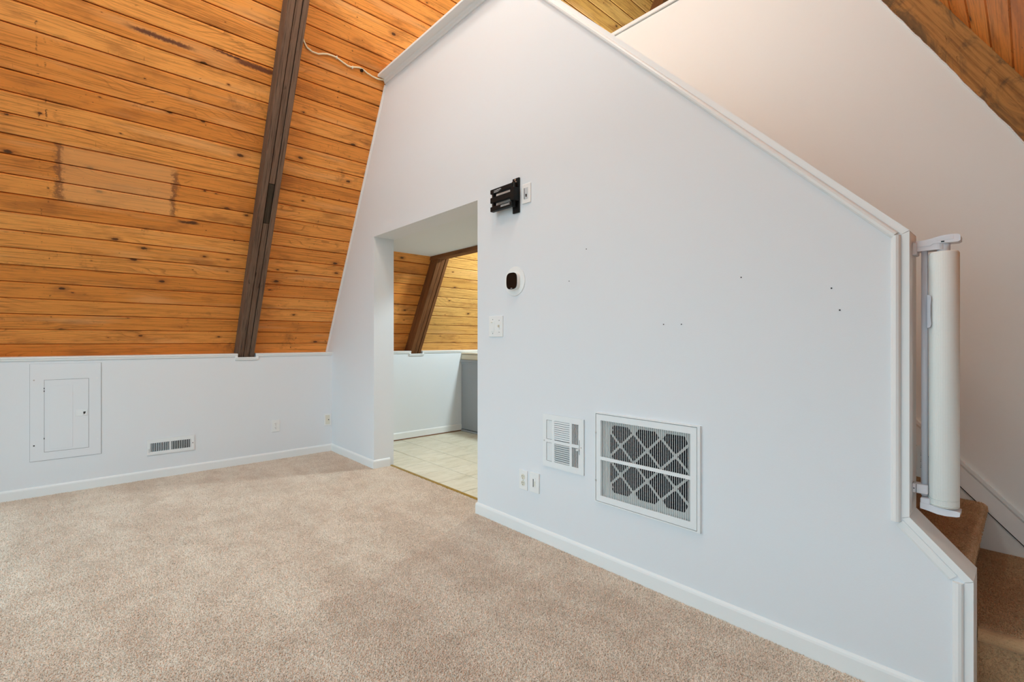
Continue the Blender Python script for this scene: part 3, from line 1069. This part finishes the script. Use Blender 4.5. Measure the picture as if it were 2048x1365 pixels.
f.part(m, 'left_louvres', WMETAL, kind='stuff')
m = MB()
for i in range(9):
    z = .012 + i * .0118
    m.prism([(.0080, z + .0005), (.0030, z + .0085), (.0040, z + .0092), (.0086, z + .0012)], -.061, .052, 'x')
for i in range(9):
    z = -.114 + i * .0115
    m.prism([(.0030, z + .0005), (.0080, z + .0095), (.0086, z + .0088), (.0036, z + .0)], -.061, .052, 'x')
f.part(m, 'centre_louvres', WMETAL, kind='stuff')
m = MB()
for x in range(5):
    for z0, z1 in ((.010, .116), (-.114, -.012)):
        m.box(.069 + x * .0105, .0715 + x * .0105, .003, .008, z0, z1)
f.part(m, 'right_louvres', WMETAL, kind='stuff')
f.part(MB().box(.1205, .1225, .0078, .0086, -.042, .036), 'lever_slot', SLOT)
f.part(MB().box(.106, .122, .008, .020, -.022, -.012, .002), 'lever', WMETAL)
for sx in (-.139, .133):
    f.part(MB().cyl((sx, .0075, -.003), .0035, .0018, 'y', 10), 'screw', CHROME)

# long register on the knee wall
f = Fit('floor_register', 'wide low white air register with upright slats on the left knee wall', 'vent', 'left', .598, .270)
m = MB()
hw, hh = .168, .066
for (x0, x1, z0, z1) in ((-hw, -.145, -hh, hh), (.141, hw, -hh, hh), (-.145, .141, .033, hh), (-.145, .141, -hh, -.040), (-.011, .000, -.040, .033)):
    m.box(x0, x1, .002, .008, z0, z1)
f.part(m, 'frame', WMETAL)
f.part(MB().box(-.167, .167, 0, .0012, -.065, .065), 'duct_back', DARK)
for i in range(11):
    for x0, ln in ((-.145 + i * .0122, 1), (.000 + i * .0128, -1)):
        f.part(MB().prism([(x0 + .0035, .0025), (x0 + .0075, .0082), (x0 + .0085, .0078), (x0 + .0045, .0022)], -.041, .034, 'z')
               if ln > 0 else MB().prism([(x0 + .0090, .0025), (x0 + .0052, .0082), (x0 + .0092, .0088), (x0 + .0108, .0025)], -.041, .034, 'z'), 'slat', WMETAL)
f.part(MB().box(-.158, -.150, .008, .024, -.012, -.004, .002), 'lever', WMETAL)
f.part(MB().box(-.154, -.1525, .0078, .0086, -.045, -.015), 'lever_slot', SLOT)
f.part(MB().cyl((.156, .0078, -.003), .0038, .0018, 'y', 10), 'screw', SLOT)

# big return grille with filter
f = Fit('return_grille', 'large white return air grille with a pleated filter behind upright fins', 'vent', 'back', -1.252, .567)
wx, wz = .284, .233
m = MB()
for (x0, x1, z0, z1) in ((-wx, -wx + .006, -wz, wz), (wx - .013, wx, -wz, wz), (-wx + .006, wx - .013, wz - .006, wz), (-wx + .006, wx - .013, -wz, -wz + .006)):
    m.box(x0, x1, 0, .012, z0, z1)
f.part(m, 'outer_frame', WMETAL)
m = MB()
gx0, gx1, gz0, gz1 = -wx + .006, wx - .013, -wz + .006, wz - .006
for (x0, x1, z0, z1) in ((gx0, gx0 + .003, gz0, gz1), (gx1 - .003, gx1, gz0, gz1), (gx0 + .003, gx1 - .003, gz0, gz0 + .0025), (gx0 + .003, gx1 - .003, gz1 - .0025, gz1)):
    m.box(x0, x1, .0002, .0015, z0, z1)
f.part(m, 'frame_gap_shade', SLOT)  # dark strips on the wall paint the shade inside the rim
m = MB()
ix0, ix1, iz0, iz1 = -.247, .240, -.194, .194
ox0, ox1, oz0, oz1 = -wx + .009, wx - .016, -wz + .0085, wz - .0085
for (x0, x1, z0, z1) in ((ox0, ix0, oz0, oz1), (ix1, ox1, oz0, oz1), (ix0, ix1, iz1, oz1), (ix0, ix1, oz0, iz0), (ix0, ix1, -.009, .0075)):
    m.box(x0, x1, .004, .011, z0, z1)
door = f.part(m, 'hinged_frame', WMETAL)
m = MB()
N_ = 46
for i in range(N_):
    x = ix0 + .004 + (ix1 - ix0 - .008) * i / (N_ - 1)
    for z0, z1 in ((iz0, -.008), (.0065, iz1)):
        m.prism([(x + .0010, .0100), (x + .0030, .0106), (x + .0007, .0042), (x - .0009, .0042)], z0, z1, 'z')
f.part(m, 'fins', WMETAL, door, kind='stuff')
# filter pleats: a folded sheet
m = MB()
prof = []
NP = 22
for i in range(NP * 2 + 1):
    prof.append((-.016 if i % 2 else -.030, iz0 - .01 + (iz1 - iz0 + .02) * i / (NP * 2)))
prof += [(-.034, iz1 + .01), (-.034, iz0 - .01)]
m.prism(prof, ix0 - .01, ix1 + .01, 'x')
# the recess the filter sits in is cut from the wall below
flt = f.part(m, 'filter', PLEAT)
m = MB()


def bar(x0, z0, x1, z1, w, k_=0):
    d = Vector((x1 - x0, 0, z1 - z0)).normalized()
    s_ = Vector((-d.z, 0, d.x))
    m.prism([(x0 + s_.x * w / 2, z0 + s_.z * w / 2), (x1 + s_.x * w / 2, z1 + s_.z * w / 2),
             (x1 - s_.x * w / 2, z1 - s_.z * w / 2), (x0 - s_.x * w / 2, z0 - s_.z * w / 2)], -.0140 - k_ * .0002, -.0120 - k_ * .0002)


fx0, fx1, fz0, fz1 = -.205, .220, -.169, .174
for (x0, x1, z0, z1) in ((ix0 - .01, fx0, iz0 - .01, iz1 + .01), (fx1, ix1 + .01, iz0 - .01, iz1 + .01), (fx0, fx1, fz1, iz1 + .01), (fx0, fx1, iz0 - .01, fz0)):
    m.box(x0, x1, -.014, -.012, z0, z1)
for cx_ in (-.141, .009, .157):
    for cz_ in (.076, -.070):
        for sx, sz in ((1, 1), (1, -1), (-1, 1), (-1, -1)):
            bar(cx_, cz_, cx_ + sx * .0745, cz_ + sz * .073, .011, (sx + 1) // 2 * 2 + (sz + 1) // 2 + 1)
        m.box(cx_ - .010, cx_ + .010, -.0145, -.0115, cz_ - .013, cz_ + .013)
# gussets that clip the corners of the openings at the border
for cx_ in (-.2155, -.066, .083, .2315):
    for zz, sg in ((fz1, -1), (fz0, 1)):
        m.prism([(max(cx_ - .034, ix0 - .008), zz - sg * .004), (min(cx_ + .034, ix1 + .008), zz - sg * .004), (min(max(cx_, fx0), fx1), zz + sg * .036)], -.0150, -.0131)
for zz in (.149, .003, -.143):
    for xx, sg in ((fx0, 1),):
        m.prism([(xx - .004, zz - .022), (xx - .004, zz + .022), (xx + sg * .020, zz)], -.0152, -.0133)
f.part(m, 'filter_lattice', CARD, flt)
for zz in (.128, -.12):
    f.part(MB().cyl((-wx + .0075, .009, zz), .0045, .004, 'y', 10), 'latch_screw', CHROME)

# electrical panel
f = Fit('electrical_panel', 'white painted breaker panel with a small latched door on the knee wall', 'electrical panel', 'left', -.062, .633)
m = MB()
PW, PH = .2005, .364
dx0, dx1, dz0, dz1 = -.125, .128, -.304, .243
for (x0, x1, z0, z1) in ((-PW, dx0, -PH, PH), (dx1, PW, -PH, PH), (dx0, dx1, dz1, PH), (dx0, dx1, -PH, dz0)):
    m.box(x0, x1, .0008, .0045, z0, z1)
f.part(m, 'cover', WALL)
m = MB().box(dx0 + .0015, dx1 - .0015, .0008, .0042, dz0 + .0018, dz1 - .0018, .0012)
m.box(dx0 + .03, .034, .0041, .0056, dz0 + .02, dz1 - .045, .0015)
d = f.part(m, 'door', WALL)
f.part(MB().box(.049, .119, .0034, .0060, -.050, .0, .0015).box(.090, .118, .006, .0075, -.048, -.012, .001), 'latch_plate', WMETAL, d)
f.part(MB().prism([(.094, -.018), (.109, -.016), (.107, -.030), (.097, -.040)], .0074, .0082), 'latch', SLOT, d)
f.part(MB().box(-PW - .0012, PW + .0022, -.0005, .0008, -PH - .002, PH + .0006), 'gap_shade', plain('grey_gap_shade', srgb(110, 112, 115), .8))  # grey sheet paints the shadow line around cover and door
for sx, sz, mt in ((-.179, .243, CHROME), (.177, .244, WMETAL), (-.179, -.247, SLOT), (.180, -.243, WMETAL)):
    f.part(MB().cyl((sx, .0028, sz), .0052, .0025, 'y', 10), 'screw', mt)
for zz in (.178, .158, -.20):
    f.part(MB().box(dx0 - .002, dx0 + .003, .003, .0048, zz - .006, zz + .006), 'hinge', SLOT)

# ------------------------------------------------------------------ cable stapled to the plank ceiling
wp = [(2.845, 1.262), (2.800, 1.290), (2.766, 1.320), (2.752, 1.362), (2.753, 1.409), (2.768, 1.445), (2.778, 1.478), (2.781, 1.515), (2.780, 1.552), (2.770, 1.585),
      (2.762, 1.615), (2.754, 1.648), (2.754, 1.678), (2.765, 1.715), (2.774, 1.745), (2.770, 1.785), (2.757, 1.822), (2.748, 1.870), (2.745, 1.920), (2.752, 1.96), (2.768, 1.995)]


def on_left(s_, y, h):
    return PL + UL * s_ + NL * h + Vector((0, y, 0))


pts = []
for (a, b_), (c, d_) in zip(wp, wp[1:]):
    for k in range(3):
        t_ = k / 3
        pts.append(on_left(a + (c - a) * t_, b_ + (d_ - b_) * t_, .0065))
cw = MB().tube(pts, .0068, 8).build('ceiling_cable', WIREM)
tag(cw, 'cream cable stapled in waves across the pine planks beside the beam', 'cable')
for s_, y, big in ((2.780, 1.552, 0), (2.754, 1.690, 0), (2.760, 1.770, 1)):
    p = on_left(s_, y, .006)
    w = .011 if big else .004
    o = MB().box(p.x - .008, p.x + .012, p.y - w, p.y + w, p.z - .012, p.z + .010, .002).build('cable_clip', BLACK if big else IVORY)
    adopt(o, cw)

# ------------------------------------------------------------------ retractable stair gate on the wall end
XG, YG = -.192, YM + .07
gate = thing('stair_gate', 'white retractable mesh stair gate rolled up on the wall end', 'safety gate', (XG, YG, .63))
# rolled mesh: ribbed cylinder with a loose outer wrap
m = MB()
NS = 64
ringz = [.636, .64, 1.452, 1.458]
rings = []
for zz in ringz:
    rr = []
    for k in range(NS):
        a = 2 * math.pi * k / NS
        r = .0365 + .0035 * (k / NS)
        if zz in (.636, 1.458):
            r -= .003
        rr.append(m.bm.verts.new((r * math.cos(a + 2.6), r * math.sin(a + 2.6), zz - 1.05)))
    rings.append(rr)
for A, B in zip(rings, rings[1:]):
    for k in range(NS):
        fc = m.bm.faces.new((A[k], B[k], B[(k + 1) % NS], A[(k + 1) % NS]))
        fc.smooth = True
m.bm.faces.new(rings[0])
m.bm.faces.new(rings[-1][::-1])
o = m.build('mesh_roll', fabric_mesh())
o.location = (XG, YG, 1.05)
adopt(o, gate)
o = MB().cyl((XG, YG, .640), .0385, .004, 'z', 40).cyl((XG, YG, .660), .0385, .002, 'z', 40).build('hem_seam', plain('mesh_hem', srgb(222, 226, 220), .6)); adopt(o, gate)
o = MB().cyl((XG, YG, 1.456), .0165, .036, 'z', 24).build('spindle_neck', GATEP); adopt(o, gate)
o = MB().cyl((-.238, YG - .006, .660), .0088, .815, 'z', 20).build('rod', GATEM); adopt(o, gate)


def stadium(x0, x1, r0, r1, yc):
    """outline from a box end at x0 (half width r0) to a round lobe at x1 (radius r1)."""
    p = [(x0, yc - r0)]
    for i in range(13):
        a = -math.pi / 2 + math.pi * i / 12
        p.append((x1 + r1 * math.cos(a), yc + r1 * math.sin(a)))
    p += [(x0, yc + r0)]
    return p


m = MB().prism(stadium(-.268, -.205, .022, .022, YG), 1.466, 1.500, 'z')
o = m.build('top_bracket', GATEP); adopt(o, gate)
m = MB()
zt = [(-.262, 1.4995), (-.235, 1.500), (-.215, 1.504), (-.198, 1.509), (-.180, 1.5105), (-.160, 1.5095), (-.152, 1.506)]
prof = [(x, z) for x, z in zt] + [(-.150, 1.500), (-.150, 1.488), (-.156, 1.484), (-.215, 1.486), (-.222, 1.480), (-.262, 1.480)]
m.prism(prof, YG - .024, YG + .024)
cap = m.build('top_cap', GATEP); adopt(cap, gate)
o = MB().box(-.196, -.188, YG - .0248, YG - .0238, 1.4875, 1.4915).build('release_slot', SLOT); adopt(o, cap)
o = MB().box(-.206, -.166, YG - .0246, YG - .0238, 1.494, 1.5055, .0003).build('release_button', GATEP); adopt(o, cap)
o = MB().box(-.268, -.255, YG - .030, YG + .030, 1.455, 1.497, .003).build('wall_mount', GATEP); adopt(o, gate)
m = MB().box(-.268, -.228, YG - .024, YG + .014, .667, .698, .004, 2)
o = m.build('lower_clamp', GATEP); adopt(o, gate)
o = MB().box(-.258, -.2565, YG - .0246, YG - .0238, .668, .697).cyl((-.263, YG - .0246, .682), .002, .001, 'y', 8).build('clamp_seam', SLOT); adopt(o, gate)
m = MB().box(-.247, -.222, YG - .026, YG + .016, .624, .656, .004, 2)
prof = []
for x, z in ((-.247, .621), (-.225, .617), (-.205, .612), (-.185, .611), (-.160, .614), (-.152, .617), (-.151, .630), (-.160, .632), (-.20, .634), (-.225, .638), (-.247, .640)):
    prof.append((x, z))
m.prism(prof, YG - .028, YG + .026)
o = m.build('foot', GATEP); adopt(o, gate)
m = MB().prism([(-.2285, 1.212), (-.221, 1.215), (-.2185, 1.225), (-.2205, 1.250), (-.2205, 1.285), (-.2185, 1.308), (-.221, 1.318), (-.2285, 1.320)], YG - .034, YG - .014)
o = m.build('mesh_handle', GATEM); adopt(o, gate)
# paper label hanging behind the rod
lab = MB().prism([(-.305, .700), (-.245, .695), (-.245, .805), (-.285, .805), (-.303, .785)], YE + .030, YE + .032).build('paper_tag', PAPER)
tag(lab, 'white printed paper tag standing on the stair behind the gate rod', 'tag')
m = MB()
for i in range(9):
    m.box(-.2600 + .0006 * (i % 3), -.2585 + .0006 * (i % 2), YE + .0292, YE + .0300, .730 + i * .007, .733 + i * .007)
o = m.build('printed_lines', plain('grey_print', srgb(110, 110, 115), .8)); adopt(o, lab); o['kind'] = 'stuff'
